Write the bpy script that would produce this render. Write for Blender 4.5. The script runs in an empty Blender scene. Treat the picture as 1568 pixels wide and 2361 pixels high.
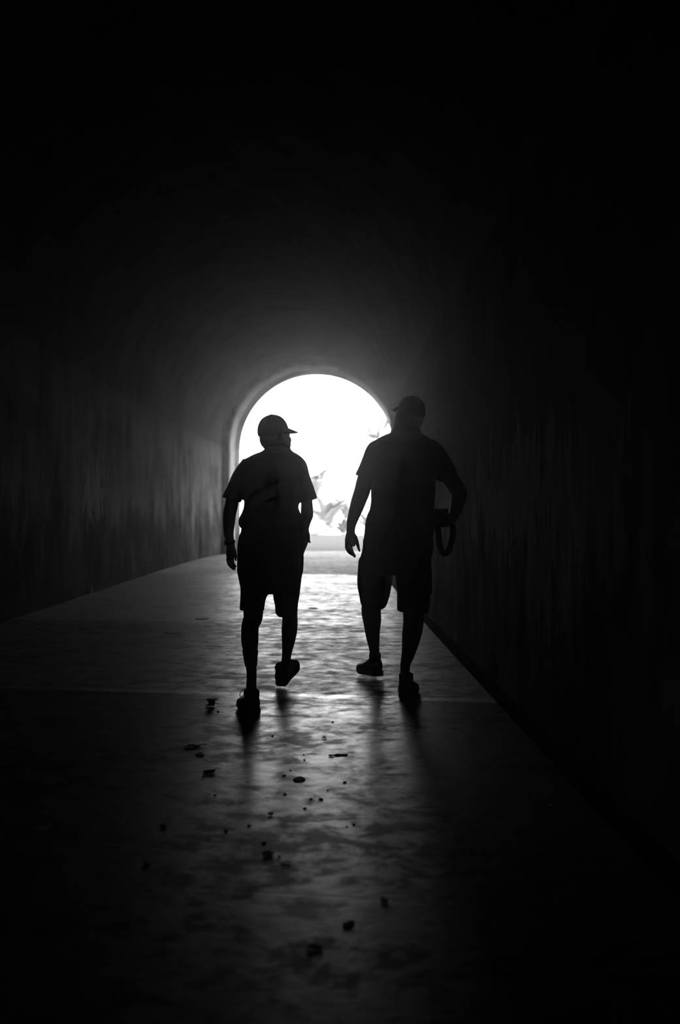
import bpy, bmesh, math, random
import numpy as np
from mathutils import Vector, Matrix

# ------------------------------------------------------------------ scene, camera, world, sun, exposure
S = bpy.context.scene
C = S.collection
FPX = 35.0 / 36.0 * 2361.0          # focal length in pixels of the 1568 x 2361 frame
CX, HY, EYE = 784.0, 1190.0, 1.10   # principal column, horizon row, camera height (m)

cam_d = bpy.data.cameras.new('view_camera')
cam_d.sensor_fit = 'VERTICAL'; cam_d.sensor_height = 36.0; cam_d.lens = 35.0
cam_d.shift_y = (HY - 1180.5) / 2361.0
cam_d.clip_start = 0.05; cam_d.clip_end = 2000
cam_d.dof.use_dof = True; cam_d.dof.focus_distance = 6.1; cam_d.dof.aperture_fstop = 1.9
cam = bpy.data.objects.new('view_camera', cam_d); C.objects.link(cam)
cam.location = (0, 0, EYE); cam.rotation_euler = (math.pi / 2, 0, 0)
S.camera = cam

world = bpy.data.worlds.new('overcast_sky'); S.world = world
world.use_nodes = True
bg = world.node_tree.nodes['Background']
bg.inputs[0].default_value = (1, 1, 1, 1)
bg.inputs[1].default_value = 13.0

sun_d = bpy.data.lights.new('sun', 'SUN'); sun_d.energy = 10.0; sun_d.angle = math.radians(2)
sun = bpy.data.objects.new('sun', sun_d); C.objects.link(sun)
sun.rotation_euler = (math.radians(68), 0, math.radians(-14))   # shines along +Y, from behind the tunnel hill

# sampling guide for the sky light that enters through the tunnel mouth (emits nothing itself)
por_d = bpy.data.lights.new('sky_portal', 'AREA'); por_d.shape = 'RECTANGLE'
por_d.size = 5.4; por_d.size_y = 6.0
por_d.cycles.is_portal = True
por = bpy.data.objects.new('sky_portal', por_d); C.objects.link(por)
por.location = (-0.72, 31.45, 2.9); por.rotation_euler = (math.pi / 2, 0, math.pi)  # set below towards -Y

vs = S.view_settings
vs.view_transform = 'Standard'; vs.look = 'None'; vs.exposure = 0.0; vs.gamma = 1.0; vs.use_curve_mapping = False
cy = S.cycles
cy.use_denoising = True; cy.use_adaptive_sampling = True; cy.adaptive_threshold = 0.02; cy.adaptive_min_samples = 40
cy.max_bounces = 5; cy.diffuse_bounces = 3; cy.glossy_bounces = 2; cy.transmission_bounces = 4; cy.volume_bounces = 0
cy.caustics_reflective = False; cy.caustics_refractive = False
cy.sample_clamp_indirect = 4.0

rng = random.Random(7)
nrng = np.random.default_rng(5)

# ------------------------------------------------------------------ helpers
def W(x, y, Y):
    """point at depth Y that the photograph shows at pixel (x, y)"""
    return np.array([(x - CX) / FPX * Y, Y, EYE - (y - HY) / FPX * Y])
def floorpt(x, y):
    Y = EYE * FPX / (y - HY)
    return np.array([(x - CX) / FPX * Y, Y, 0.0])

def tag(o, label=None, cat=None, group=None, kind=None):
    if label: o['label'] = label
    if cat: o['category'] = cat
    if group: o['group'] = group
    if kind: o['kind'] = kind
    return o

class MB:
    def __init__(s): s.v = []; s.f = []
    def add(s, verts, faces):
        n = len(s.v); s.v.extend([tuple(map(float, p)) for p in verts]); s.f.extend([tuple(i + n for i in f) for f in faces]); return s
    def rings(s, rings, cap0=True, cap1=True):
        n = len(rings[0]); vs = [p for r in rings for p in r]; fs = []
        for k in range(len(rings) - 1):
            for i in range(n):
                j = (i + 1) % n
                fs.append((k*n+i, k*n+j, (k+1)*n+j, (k+1)*n+i))
        if cap0: fs.append(tuple(range(n - 1, -1, -1)))
        if cap1: fs.append(tuple(range((len(rings)-1)*n, len(rings)*n)))
        return s.add(vs, fs)
    def box(s, c, d, rot=None):
        c = np.array(c, float); d = np.array(d, float) / 2
        P = [np.array([sx, sy, sz]) * d for sx in (-1,1) for sy in (-1,1) for sz in (-1,1)]
        if rot is not None: P = [rot @ p for p in P]
        return s.add([c + p for p in P], [(0,1,3,2),(4,6,7,5),(0,4,5,1),(2,3,7,6),(0,2,6,4),(1,5,7,3)])
    def ell(s, c, r, rot=None, nu=20, nv=12):
        c = np.array(c, float); rings = []
        for k in range(1, nv):
            th = math.pi * k / nv; ring = []
            for i in range(nu):
                a = 2*math.pi*i/nu
                p = np.array([r[0]*math.sin(th)*math.cos(a), r[1]*math.sin(th)*math.sin(a), r[2]*math.cos(th)])
                if rot is not None: p = rot @ p
                ring.append(c + p)
            rings.append(ring)
        return s.rings(rings)
    def tube(s, pts, ra, rb=None, n=20, round_ends=False):
        """pts: Nx3 world points; ra half-width across the view, rb half-depth"""
        P = np.array(pts, float); N = len(P)
        rb = ra if rb is None else rb
        rings = []
        for k in range(N):
            t = P[min(k+1, N-1)] - P[max(k-1, 0)]; t = t / (np.linalg.norm(t) + 1e-9)
            ref = np.array([0, 1.0, 0]) if abs(t[1]) < 0.8 else np.array([1.0, 0, 0])
            a = np.cross(ref, t); a /= np.linalg.norm(a); b = np.cross(t, a)
            rings.append([P[k] + a*ra[k]*math.cos(2*math.pi*i/n) + b*rb[k]*math.sin(2*math.pi*i/n) for i in range(n)])
            if round_ends and k in (0, N-1):
                sg = -1 if k == 0 else 1
                q = [[P[k] + sg*t*ra[k]*0.75 + (p - P[k])*0.6 for p in rings[-1]]]
                if k == 0: rings = q + rings
                else: rings = rings + q
        return s.rings(rings)
    def curve(s, pts, r, n=8, sub=6):
        P = smooth(pts, sub)
        return s.tube(P, [r]*len(P), n=n)
    def build(s, name, mat, parent=None, shade=True, loc=None):
        me = bpy.data.meshes.new(name)
        base = np.array(loc if loc is not None else (0, 0, 0), float)
        me.from_pydata([tuple(np.array(p) - base) for p in s.v], [], s.f); me.update()
        bm = bmesh.new(); bm.from_mesh(me); bmesh.ops.recalc_face_normals(bm, faces=bm.faces); bm.to_mesh(me); bm.free()
        if shade: me.polygons.foreach_set('use_smooth', [True]*len(me.polygons))
        return link(name, me, mat, parent, base)

def wloc(o):
    p = Vector((0, 0, 0))
    while o is not None: p += o.location; o = o.parent
    return p
def link(name, me, mat, parent=None, base=(0, 0, 0)):
    o = bpy.data.objects.new(name, me); C.objects.link(o)
    if mat is not None:
        me.materials.clear(); me.materials.append(mat)
    if parent is not None:
        o.parent = parent; o.location = Vector(base) - wloc(parent)
    else: o.location = base
    return o
def smooth(pts, sub=6):
    P = np.array(pts, float); out = []
    for i in range(len(P) - 1):
        p0 = P[max(i-1, 0)]; p1 = P[i]; p2 = P[i+1]; p3 = P[min(i+2, len(P)-1)]
        for k in range(sub):
            t = k / sub
            out.append(0.5*((2*p1)+(-p0+p2)*t+(2*p0-5*p1+4*p2-p3)*t*t+(-p0+3*p1-3*p2+p3)*t**3))
    out.append(P[-1]); return np.array(out)
def remeshed(mb, name, mat, voxel, parent=None, loc=(0, 0, 0), it=6, fac=0.5, wrinkle=0.0, wscale=9.0):
    """union of all closed shells of mb as one continuous surface"""
    me = bpy.data.meshes.new(name + '_shell'); me.from_pydata(mb.v, [], mb.f); me.update()
    bm = bmesh.new(); bm.from_mesh(me); bmesh.ops.recalc_face_normals(bm, faces=bm.faces); bm.to_mesh(me); bm.free()
    t = bpy.data.objects.new('tmp', me); C.objects.link(t)
    m = t.modifiers.new('r', 'REMESH'); m.mode = 'VOXEL'; m.voxel_size = voxel
    m2 = t.modifiers.new('s', 'SMOOTH'); m2.factor = fac; m2.iterations = it
    dg = bpy.context.evaluated_depsgraph_get(); dg.update()
    out = bpy.data.meshes.new_from_object(t.evaluated_get(dg)); out.name = name
    bpy.data.objects.remove(t); bpy.data.meshes.remove(me)
    n = len(out.vertices); co = np.empty(n*3); out.vertices.foreach_get('co', co); co = co.reshape(-1, 3)
    if wrinkle:
        nn = np.empty(n*3); out.vertices.foreach_get('normal', nn); nn = nn.reshape(-1, 3)
        w = (np.sin(co[:,2]*wscale*2.3 + 3*np.sin(co[:,0]*wscale) + 2*co[:,1]*wscale) * np.sin(co[:,0]*wscale*1.7 + 1.3*np.sin(co[:,2]*wscale*1.1)))
        co = co + nn * (w*wrinkle)[:, None]
    co = co - np.array(loc, float)
    out.vertices.foreach_set('co', co.reshape(-1)); out.update()
    out.polygons.foreach_set('use_smooth', [True]*len(out.polygons))
    return link(name, out, mat, parent, loc)

# ------------------------------------------------------------------ materials (all greyscale: a monochrome photograph)
class NT:
    def __init__(s, name):
        s.m = bpy.data.materials.new(name); s.m.use_nodes = True
        s.t = s.m.node_tree; s.b = s.t.nodes['Principled BSDF']
    def n(s, typ, **kw):
        nd = s.t.nodes.new(typ)
        for k, v in kw.items():
            if k.startswith('i_'): nd.inputs[int(k[2:]) if k[2:].isdigit() else k[2:].replace('_', ' ')].default_value = v
            else: setattr(nd, k, v)
        return nd
    def l(s, a, b): s.t.links.new(a, b)
    def coord(s, scale=(1,1,1)):
        g = s.n('ShaderNodeNewGeometry'); mp = s.n('ShaderNodeMapping'); mp.inputs['Scale'].default_value = scale
        s.l(g.outputs['Position'], mp.inputs['Vector']); return mp.outputs['Vector']
    def noise(s, vec, scale, detail=5, rough=0.6, dist=0.0):
        nd = s.n('ShaderNodeTexNoise'); nd.inputs['Scale'].default_value = scale; nd.inputs['Detail'].default_value = detail
        nd.inputs['Roughness'].default_value = rough; nd.inputs['Distortion'].default_value = dist
        s.l(vec, nd.inputs['Vector']); return nd.outputs['Fac']
    def ramp(s, fac, stops):
        r = s.n('ShaderNodeValToRGB'); el = r.color_ramp.elements
        while len(el) < len(stops): el.new(0.5)
        for e, (p, v) in zip(el, stops): e.position = p; e.color = (v, v, v, 1)
        s.l(fac, r.inputs['Fac']); return r.outputs['Color']
    def math(s, op, a, b=None, clamp=False):
        nd = s.n('ShaderNodeMath', operation=op, use_clamp=clamp)
        for i, x in enumerate((a, b)):
            if x is None: continue
            if isinstance(x, (int, float)): nd.inputs[i].default_value = x
            else: s.l(x, nd.inputs[i])
        return nd.outputs[0]
    def mix(s, fac, a, b, mode='MIX'):
        nd = s.n('ShaderNodeMix', data_type='RGBA', blend_type=mode)
        for i, x in ((0, fac), (6, a), (7, b)):
            if isinstance(x, (int, float)): nd.inputs[i].default_value = x if i == 0 else (x, x, x, 1)
            else: s.l(x, nd.inputs[i])
        return nd.outputs[2]
    def bump(s, h, strength, dist=0.01):
        b = s.n('ShaderNodeBump'); b.inputs['Strength'].default_value = strength; b.inputs['Distance'].default_value = dist
        s.l(h, b.inputs['Height']); s.l(b.outputs['Normal'], s.b.inputs['Normal'])
    def col(s, c):
        if isinstance(c, (int, float)): s.b.inputs['Base Color'].default_value = (c, c, c, 1)
        else: s.l(c, s.b.inputs['Base Color'])
    def rough(s, r):
        if isinstance(r, (int, float)): s.b.inputs['Roughness'].default_value = r
        else: s.l(r, s.b.inputs['Roughness'])
    def spec(s, v): s.b.inputs['Specular IOR Level'].default_value = v; return s

def flat(name, c, rough=0.8, spec=0.3, nscale=0, namp=0.25, bump=0.0):
    t = NT(name); t.rough(rough); t.spec(spec)
    if nscale:
        f = t.noise(t.coord(), nscale)
        t.col(t.ramp(f, [(0.3, c*(1-namp)), (0.7, c*(1+namp))]))
        if bump: t.bump(f, bump, 0.01)
    else: t.col(c)
    return t.m

def floor_mat(name, r0, r1, c0, c1, spec=0.5):
    t = NT(name)
    v = t.coord(); vs_ = t.coord((0.7, 1.3, 1))
    big = t.noise(vs_, 1.3, 4, 0.7, 0.5); mid = t.noise(v, 7, 5, 0.7, 0.3); fine = t.noise(v, 45, 2, 0.6)
    blot = t.math('ADD', t.math('MULTIPLY', big, 0.36), t.math('MULTIPLY', mid, 0.64))
    stain = t.ramp(mid, [(0.30, 1), (0.37, 0)]); speck = t.ramp(fine, [(0.68, 0), (0.74, 1)])
    dark = t.math('MAXIMUM', t.math('MULTIPLY', stain, 0.7), t.math('MULTIPLY', speck, 0.6))
    t.col(t.mix(dark, t.ramp(blot, [(0.38, c0), (0.62, c1)]), c0*0.35))
    t.rough(t.math('ADD', t.math('MULTIPLY', dark, 0.25), t.ramp(blot, [(0.40, r1), (0.60, r0)])))
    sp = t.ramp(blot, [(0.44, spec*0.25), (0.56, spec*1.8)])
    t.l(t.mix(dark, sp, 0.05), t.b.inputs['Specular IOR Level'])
    t.bump(t.noise(v, 9, 3, 0.65), 0.13, 0.012)
    return t.m

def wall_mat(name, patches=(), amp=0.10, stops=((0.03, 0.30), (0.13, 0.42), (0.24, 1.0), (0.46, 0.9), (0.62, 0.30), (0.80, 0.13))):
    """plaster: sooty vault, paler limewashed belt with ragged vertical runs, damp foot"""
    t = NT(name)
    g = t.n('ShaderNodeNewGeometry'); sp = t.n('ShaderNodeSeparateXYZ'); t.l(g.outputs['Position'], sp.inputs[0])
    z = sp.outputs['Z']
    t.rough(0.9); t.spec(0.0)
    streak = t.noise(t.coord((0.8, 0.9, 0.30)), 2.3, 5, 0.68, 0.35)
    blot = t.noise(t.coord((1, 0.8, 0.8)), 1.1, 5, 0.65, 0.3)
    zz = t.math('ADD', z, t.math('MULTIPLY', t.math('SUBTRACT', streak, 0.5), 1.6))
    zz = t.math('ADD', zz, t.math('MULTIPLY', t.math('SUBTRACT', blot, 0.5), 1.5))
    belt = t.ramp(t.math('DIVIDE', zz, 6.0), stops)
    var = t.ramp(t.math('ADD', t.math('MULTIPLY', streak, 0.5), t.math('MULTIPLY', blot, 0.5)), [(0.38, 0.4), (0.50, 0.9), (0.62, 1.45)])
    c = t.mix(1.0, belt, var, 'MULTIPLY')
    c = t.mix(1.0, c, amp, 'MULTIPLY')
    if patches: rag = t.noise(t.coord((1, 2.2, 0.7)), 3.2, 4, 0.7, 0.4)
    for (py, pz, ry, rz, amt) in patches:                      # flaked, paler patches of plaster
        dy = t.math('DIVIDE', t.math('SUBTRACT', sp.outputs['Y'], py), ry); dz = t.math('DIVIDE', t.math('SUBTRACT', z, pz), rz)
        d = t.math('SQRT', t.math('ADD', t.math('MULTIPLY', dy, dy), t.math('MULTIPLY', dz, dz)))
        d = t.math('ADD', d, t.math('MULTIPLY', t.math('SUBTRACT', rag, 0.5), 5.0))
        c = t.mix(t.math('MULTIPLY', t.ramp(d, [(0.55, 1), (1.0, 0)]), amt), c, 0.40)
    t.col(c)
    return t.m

M = {}
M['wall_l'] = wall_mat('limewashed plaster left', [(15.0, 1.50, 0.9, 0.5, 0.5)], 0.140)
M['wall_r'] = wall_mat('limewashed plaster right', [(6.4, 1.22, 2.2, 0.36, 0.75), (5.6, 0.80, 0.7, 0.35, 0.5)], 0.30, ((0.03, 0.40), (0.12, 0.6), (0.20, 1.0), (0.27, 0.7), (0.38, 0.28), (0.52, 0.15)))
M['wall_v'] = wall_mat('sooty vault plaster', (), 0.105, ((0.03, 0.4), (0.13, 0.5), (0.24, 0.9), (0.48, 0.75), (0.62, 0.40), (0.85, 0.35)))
M['ring'] = wall_mat('daylight-toned ring', (), 0.34, ((0.03, 0.7), (0.13, 0.8), (0.24, 1.0), (0.46, 0.95), (0.62, 0.6), (0.85, 0.4)))  # paler than the walls: daylight near the mouth is put into its colour
M['gutter'] = flat('dark gutter concrete', 0.02, 1.0, 0.0, 6, 0.4)  # very dark, even tone for the bed beside the slabs
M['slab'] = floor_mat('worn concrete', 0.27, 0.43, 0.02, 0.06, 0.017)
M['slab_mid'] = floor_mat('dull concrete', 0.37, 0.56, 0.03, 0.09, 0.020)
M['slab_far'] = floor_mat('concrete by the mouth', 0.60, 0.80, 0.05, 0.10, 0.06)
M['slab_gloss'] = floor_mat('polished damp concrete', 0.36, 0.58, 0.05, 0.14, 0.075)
M['mortar'] = floor_mat('pale joint mortar', 0.30, 0.50, 0.04, 0.10, 0.10)
M['portal'] = flat('weathered portal masonry', 0.25, 0.9, 0.2, 3, 0.3, 0.3)
M['hill'] = flat('scrubby hillside', 0.10, 1.0, 0.1, 1.2, 0.5)
M['road'] = flat('asphalt', 0.055, 1.0, 0.0, 5, 0.15, 0.2)
M['ground'] = flat('bare pale ground', 0.30, 1.0, 0.0, 0.6, 0.2)
M['kerb'] = flat('white kerb stone', 0.7, 0.8, 0.3, 6, 0.1)
M['leaf'] = flat('glossy foliage', 0.08, 0.45, 0.5, 5, 0.35)
M['leaf_pale'] = flat('pale foliage', 0.105, 0.5, 0.5, 5, 0.3)
M['bark'] = flat('palm bark', 0.14, 0.9, 0.2, 9, 0.3)
M['stone'] = flat('pale boulder', 0.5, 0.9, 0.2, 3, 0.3, 0.4)
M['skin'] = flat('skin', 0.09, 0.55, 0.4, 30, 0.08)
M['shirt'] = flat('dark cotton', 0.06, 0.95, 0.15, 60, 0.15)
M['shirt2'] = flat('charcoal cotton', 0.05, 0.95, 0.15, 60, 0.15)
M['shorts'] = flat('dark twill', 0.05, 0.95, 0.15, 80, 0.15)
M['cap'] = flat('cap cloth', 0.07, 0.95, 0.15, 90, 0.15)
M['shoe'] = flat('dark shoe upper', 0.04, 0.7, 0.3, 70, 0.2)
M['sole'] = flat('rubber sole', 0.03, 0.8, 0.3)
M['black'] = flat('black plastic', 0.02, 0.45, 0.5)
M['metal'] = flat('watch metal', 0.25, 0.35, 0.6)
M['strap'] = flat('woven strap', 0.03, 0.9, 0.2, 200, 0.2)
M['deadleaf'] = flat('dry leaf', 0.022, 0.9, 0.1, 40, 0.4)
M['pebble'] = flat('grit', 0.03, 0.9, 0.1, 40, 0.3)
M['palestone'] = flat('pale chip', 0.6, 0.8, 0.3, 40, 0.2)

# ------------------------------------------------------------------ the tunnel
YEND = 31.3
def spline(xs, ys):
    xs = np.array(xs, float); ys = np.array(ys, float); d = np.diff(ys)/np.diff(xs); m = np.zeros(len(xs))
    m[0] = d[0]; m[-1] = d[-1]
    for i in range(1, len(xs)-1): m[i] = 0 if d[i-1]*d[i] <= 0 else 2*d[i-1]*d[i]/(d[i-1]+d[i])
    def f(x):
        i = int(np.clip(np.searchsorted(xs, x) - 1, 0, len(xs)-2)); h = xs[i+1]-xs[i]; t = (np.clip(x, xs[0], xs[-1])-xs[i])/h
        return (2*t**3-3*t**2+1)*ys[i]+(t**3-2*t**2+t)*h*m[i]+(-2*t**3+3*t**2)*ys[i+1]+(t**3-t**2)*h*m[i+1]
    return f
Lx = spline([-24, 0, 8, 15, 22, 26, 28.6, 30.8, 31.4], [-3.4, -3.5, -3.60, -3.70, -3.78, -3.74, -3.48, -3.145, -3.145])
Rx = spline([-24, 0, 8, 14, 18, 22, 26, 30.8, 31.4], [1.3, 1.2, 1.10, 1.03, 1.01, 1.12, 1.36, 1.69, 1.69])
SPR = spline([-24, 26, 30.8, 31.4], [3.2, 3.2, 3.126, 3.126])
CRN = spline([-24, 26, 30.8, 31.4], [5.68, 5.68, 5.541, 5.541])
YS = list(np.arange(-24, 20, 0.8)) + list(np.arange(20, 30.8, 0.3)) + [30.8, 31.05, YEND]

def sheet(name, prof, mat, label=None):
    mb = MB(); n = None
    for Y in YS:
        row = prof(Y); n = len(row); mb.v.extend(row)
    for k in range(len(YS)-1):
        for i in range(n-1):
            mb.f.append((k*n+i, k*n+i+1, (k+1)*n+i+1, (k+1)*n+i))
    o = mb.build(name, mat); tag(o, label, kind='structure'); return o
def rough_off(Y, s): return 0.012*math.sin(Y*1.9+s*3.1)*math.sin(s*2.3+Y*0.7)
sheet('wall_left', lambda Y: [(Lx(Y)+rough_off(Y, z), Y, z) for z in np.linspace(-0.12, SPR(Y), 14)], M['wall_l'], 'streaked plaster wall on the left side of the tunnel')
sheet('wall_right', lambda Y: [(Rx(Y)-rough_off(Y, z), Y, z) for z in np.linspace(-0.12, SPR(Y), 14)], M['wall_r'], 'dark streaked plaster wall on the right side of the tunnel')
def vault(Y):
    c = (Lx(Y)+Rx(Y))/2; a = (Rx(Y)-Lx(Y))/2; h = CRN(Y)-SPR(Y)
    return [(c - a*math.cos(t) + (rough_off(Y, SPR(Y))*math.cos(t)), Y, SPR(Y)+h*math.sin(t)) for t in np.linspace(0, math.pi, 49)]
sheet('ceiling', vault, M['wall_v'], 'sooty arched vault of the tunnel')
def ring_prof(Y, grow):
    t = (Y-29.0)/2.3; l = -3.25+0.115*t-grow; r = 1.64+0.04*t+grow*0.6; c = (l+r)/2; a = (r-l)/2; sp = 3.14; h = 2.42-0.03*t+grow*0.5
    return [(l, Y, z) for z in np.linspace(-0.05, sp, 9)[:-1]] + [(c-a*math.cos(u), Y, sp+h*math.sin(u)) for u in np.linspace(0, math.pi, 49)] + [(r, Y, z) for z in np.linspace(sp, -0.05, 9)[1:]]
mb = MB(); rows = [ring_prof(29.0, 0.5), ring_prof(29.0, 0.0)] + [ring_prof(y, 0.0) for y in (29.5, 30.0, 30.5, 31.0, 31.28)]; n = len(rows[0])
for q in rows: mb.v.extend(q)
for k in range(len(rows)-1):
    for i in range(n-1): mb.f.append((k*n+i, k*n+i+1, (k+1)*n+i+1, (k+1)*n+i))
o = mb.build('trim_1', M['ring']); tag(o, 'daylight-toned ring lining the tunnel mouth', kind='structure')
for p in o.data.polygons: p.use_smooth = p.index >= n-1
mb = MB(); mb.add([(-6, -24, -0.3), (4, -24, -0.3), (4, -24, 7), (-6, -24, 7)], [(0, 1, 2, 3)])  # cap added behind the view to keep sky light from leaking in
tag(mb.build('added_end_cap', M['wall_r']), 'added cap closing the unseen tunnel end against sky light', kind='structure')

# floor: a recessed bed with one cast slab after another on it
mb = MB()
for Y in YS: mb.v.extend([(Lx(Y)-0.05, Y, -0.09), (Rx(Y)+0.05, Y, -0.09)])
for k in range(len(YS)-1): mb.f.append((2*k, 2*k+1, 2*k+3, 2*k+2))
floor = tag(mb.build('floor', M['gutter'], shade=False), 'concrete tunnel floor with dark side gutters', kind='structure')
joints = [-24, -18, -12, -8, -4, -0.6, 2.92, 6.12, 10.12, 14.3, 18.7, 22.6, 26.7, 30.85, 31.3]
SK = -0.16                                    # the joints run slightly askew
def slab(y0, y1, mat, name='floor_slab', s0=SK, s1=SK, tilt=0.0, gap=0.0003, top=0.0):
    nx = 26; e = 0.008/(y1-y0); rows = [0, e] + list(np.linspace(0, 1, max(3, int((y1-y0)/0.5)))[1:-1]) + [1-e, 1]
    ny = len(rows)-1; mb = MB()
    for k in range(ny+1):
        for i in range(nx+1):
            t = k/ny; u = i/nx
            t = rows[k]; Yc = y0+gap + (y1-y0-2*gap)*t
            xl, xr = Lx(Yc)+0.13, Rx(Yc)-0.20
            x = xl + (xr-xl)*u
            Y = Yc + (s0*(1-t)+s1*t)*(x+0.3)
            edge = min(k, ny-k)
            mb.v.append((x, Y, top + tilt*(t-0.5) - (0.0002 if edge == 0 else 0)))
    n = nx+1
    for k in range(ny):
        for i in range(nx): mb.f.append((k*n+i, k*n+i+1, (k+1)*n+i+1, (k+1)*n+i))
    rim = [i for i in range(n)] + [k*n+nx for k in range(1, ny+1)] + [ny*n+i for i in range(nx-1, -1, -1)] + [k*n for k in range(ny-1, 0, -1)]
    b = len(mb.v)
    for r in rim: p = mb.v[r]; mb.v.append((p[0], p[1], -0.089))
    for q in range(len(rim)): q2 = (q+1) % len(rim); mb.f.append((rim[q], rim[q2], b+q2, b+q))
    o = mb.build(name, mat, floor)
    o.data.polygons.foreach_set('use_smooth', [False]*len(o.data.polygons))
    return o
for k in range(len(joints)-1):
    y0, y1 = joints[k], joints[k+1]
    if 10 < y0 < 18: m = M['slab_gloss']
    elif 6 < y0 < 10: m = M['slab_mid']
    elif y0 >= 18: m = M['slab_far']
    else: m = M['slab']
    s0 = SK if 0 < y0 < 20 else 0.0; s1 = SK if 0 < y1 < 20 else 0.0
    if abs(y1-6.12) < 0.01: y1 -= 0.06
    if abs(y0-6.12) < 0.01: y0 += 0.06
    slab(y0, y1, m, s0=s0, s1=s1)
slab(6.06, 6.18, M['mortar'], 'joint_strip', gap=0.0004)

# portal wall, hill above it, world outside
NA = 48
arch = [(Lx(YEND), -0.1)] + [(p[0], p[2]) for p in vault(YEND)] + [(Rx(YEND), -0.1)]
mb = MB(); HW = 13.0; HH = 8.0
def outer(i):
    x, z = arch[i]; c = (Lx(YEND)+Rx(YEND))/2
    if i == 0: return (-HW, -0.1)
    if i == len(arch)-1: return (HW, -0.1)
    t = (i-1)/(NA)*math.pi; dx, dz = -math.cos(t), math.sin(t)
    k = min((HW)/max(abs(dx), 1e-6), (HH-SPR(YEND))/max(dz, 1e-6)); return (c*0+dx*k, SPR(YEND)+dz*k)
n = len(arch)
for i in range(n):
    o_ = outer(i); mb.v.extend([(arch[i][0], YEND, arch[i][1]), (o_[0], YEND, o_[1]), (arch[i][0], YEND-0.0, arch[i][1]), (o_[0], YEND-0.5, o_[1])])
for i in range(n-1):
    mb.f.append((4*i, 4*i+4, 4*i+5, 4*i+1)); mb.f.append((4*i+1, 4*i+5, 4*i+7, 4*i+3))
tag(mb.build('wall_portal', M['portal'], shade=False), 'masonry portal wall around the tunnel mouth', kind='structure')
# hill surface over the tunnel
mb = MB(); xs = np.linspace(-45, 45, 46); ys = np.linspace(-40, YEND-0.45, 36)
for Y in ys:
    for X in xs:
        t = min(1, (YEND-0.45-Y)/14); r = min(1, max(0, (45-abs(X))/20))
        h = (HH + 6.5*(1-(1-t)**2)) * (r*r*(3-2*r)) + 0.5*math.sin(X*0.7+Y*0.3)*t*r
        if abs(X) < 13.1 and t == 0: h = max(h, HH)
        mb.v.append((X, Y, h - 0.05))
nx = len(xs)
for k in range(len(ys)-1):
    for i in range(nx-1): mb.f.append((k*nx+i, k*nx+i+1, (k+1)*nx+i+1, (k+1)*nx+i))
b = len(mb.v)
for i in range(nx): mb.v.append((xs[i], YEND-0.45, -0.1))
k = len(ys)-1
for i in range(nx-1):
    if abs(xs[i]) >= 11.5 and abs(xs[i+1]) >= 11.5: mb.f.append((k*nx+i, k*nx+i+1, b+i+1, b+i))
tag(mb.build('hillside', M['hill']), 'scrubby hillside above the tunnel', kind='structure')
mb = MB(); mb.add([(-400, YEND, -0.03), (400, YEND, -0.03), (400, 500, -0.03), (-400, 500, -0.03)], [(0, 1, 2, 3)])
tag(mb.build('ground_outside', M['ground'], shade=False), 'pale sunlit ground beyond the tunnel mouth', kind='structure')
mb = MB(); mb.box((-0.7, 45.0, -0.06), (11, 27.3, 0.11))
tag(mb.build('road', M['road'], shade=False), 'grey asphalt road leading out of the tunnel', kind='structure')

# ------------------------------------------------------------------ people
VOX = 0.0055
def px(n, Y): return n / FPX * Y

def torso(mb, rows, Y, inset=0.0, n=36, dy=0.0):
    rings = []
    for (y, xl, xr, d) in rows:
        a = W(xl, y, Y); b = W(xr, y, Y); c = (a+b)/2; ra = (b[0]-a[0])/2 - inset; rb = d/2 - inset
        ring = []
        for i in range(n):
            t = 2*math.pi*i/n; ct, st = math.cos(t), math.sin(t); e = 0.82
            ring.append(c + np.array([ra*math.copysign(abs(ct)**e, ct), rb*math.copysign(abs(st)**e, st) + dy, 0]))
        rings.append(ring)
    return mb.rings(rings)
def limb(mb, pts, depth=1.0, extra=0.0, n=20, sub=3, round_ends=False):
    """pts: (x px, y px, half-width px, depth Y)"""
    P = np.array([list(W(p[0], p[1], p[3])) + [px(p[2], p[3]) + extra] for p in pts])
    P = smooth(P, sub)
    r = list(P[:, 3]); return mb.tube(P[:, :3], r, [x*depth for x in r], n=n, round_ends=round_ends)
def sleeve(mb, pts, depth, wall=0.007, up=0.06):
    """open-ended cloth tube: outside down to the hem, then back up inside"""
    P = smooth(np.array([list(W(p[0], p[1], p[3])) + [px(p[2], p[3])] for p in pts]), 4)
    c = P[:, :3]; r = P[:, 3]
    t = c[-1]-c[-2]; t /= np.linalg.norm(t)
    cc = np.vstack([c, c[-1:]])
    N = len(c); n = 24; rings = []
    def ring(p, tt, ra, rb):
        a = np.cross([0, 1.0, 0], tt); a /= np.linalg.norm(a); b = np.cross(tt, a)
        return [p + a*ra*math.cos(2*math.pi*i/n) + b*rb*math.sin(2*math.pi*i/n) for i in range(n)]
    for k in range(N):
        tt = c[min(k+1, N-1)]-c[max(k-1, 0)]; tt /= np.linalg.norm(tt)
        rings.append(ring(c[k], tt, r[k], r[k]*depth))
    rings.append(ring(c[-1], t, r[-1]-wall, r[-1]*depth-wall))
    rings.append(ring(c[-1]-t*up, t, (r[-1]-wall)*0.95, (r[-1]*depth-wall)*0.95))
    return mb.rings(rings)

def Rz(a): c, s = math.cos(a), math.sin(a); return np.array([[c, -s, 0], [s, c, 0], [0, 0, 1.0]])
def Rx_(a): c, s = math.cos(a), math.sin(a); return np.array([[1.0, 0, 0], [0, c, -s], [0, s, c]])

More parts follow.
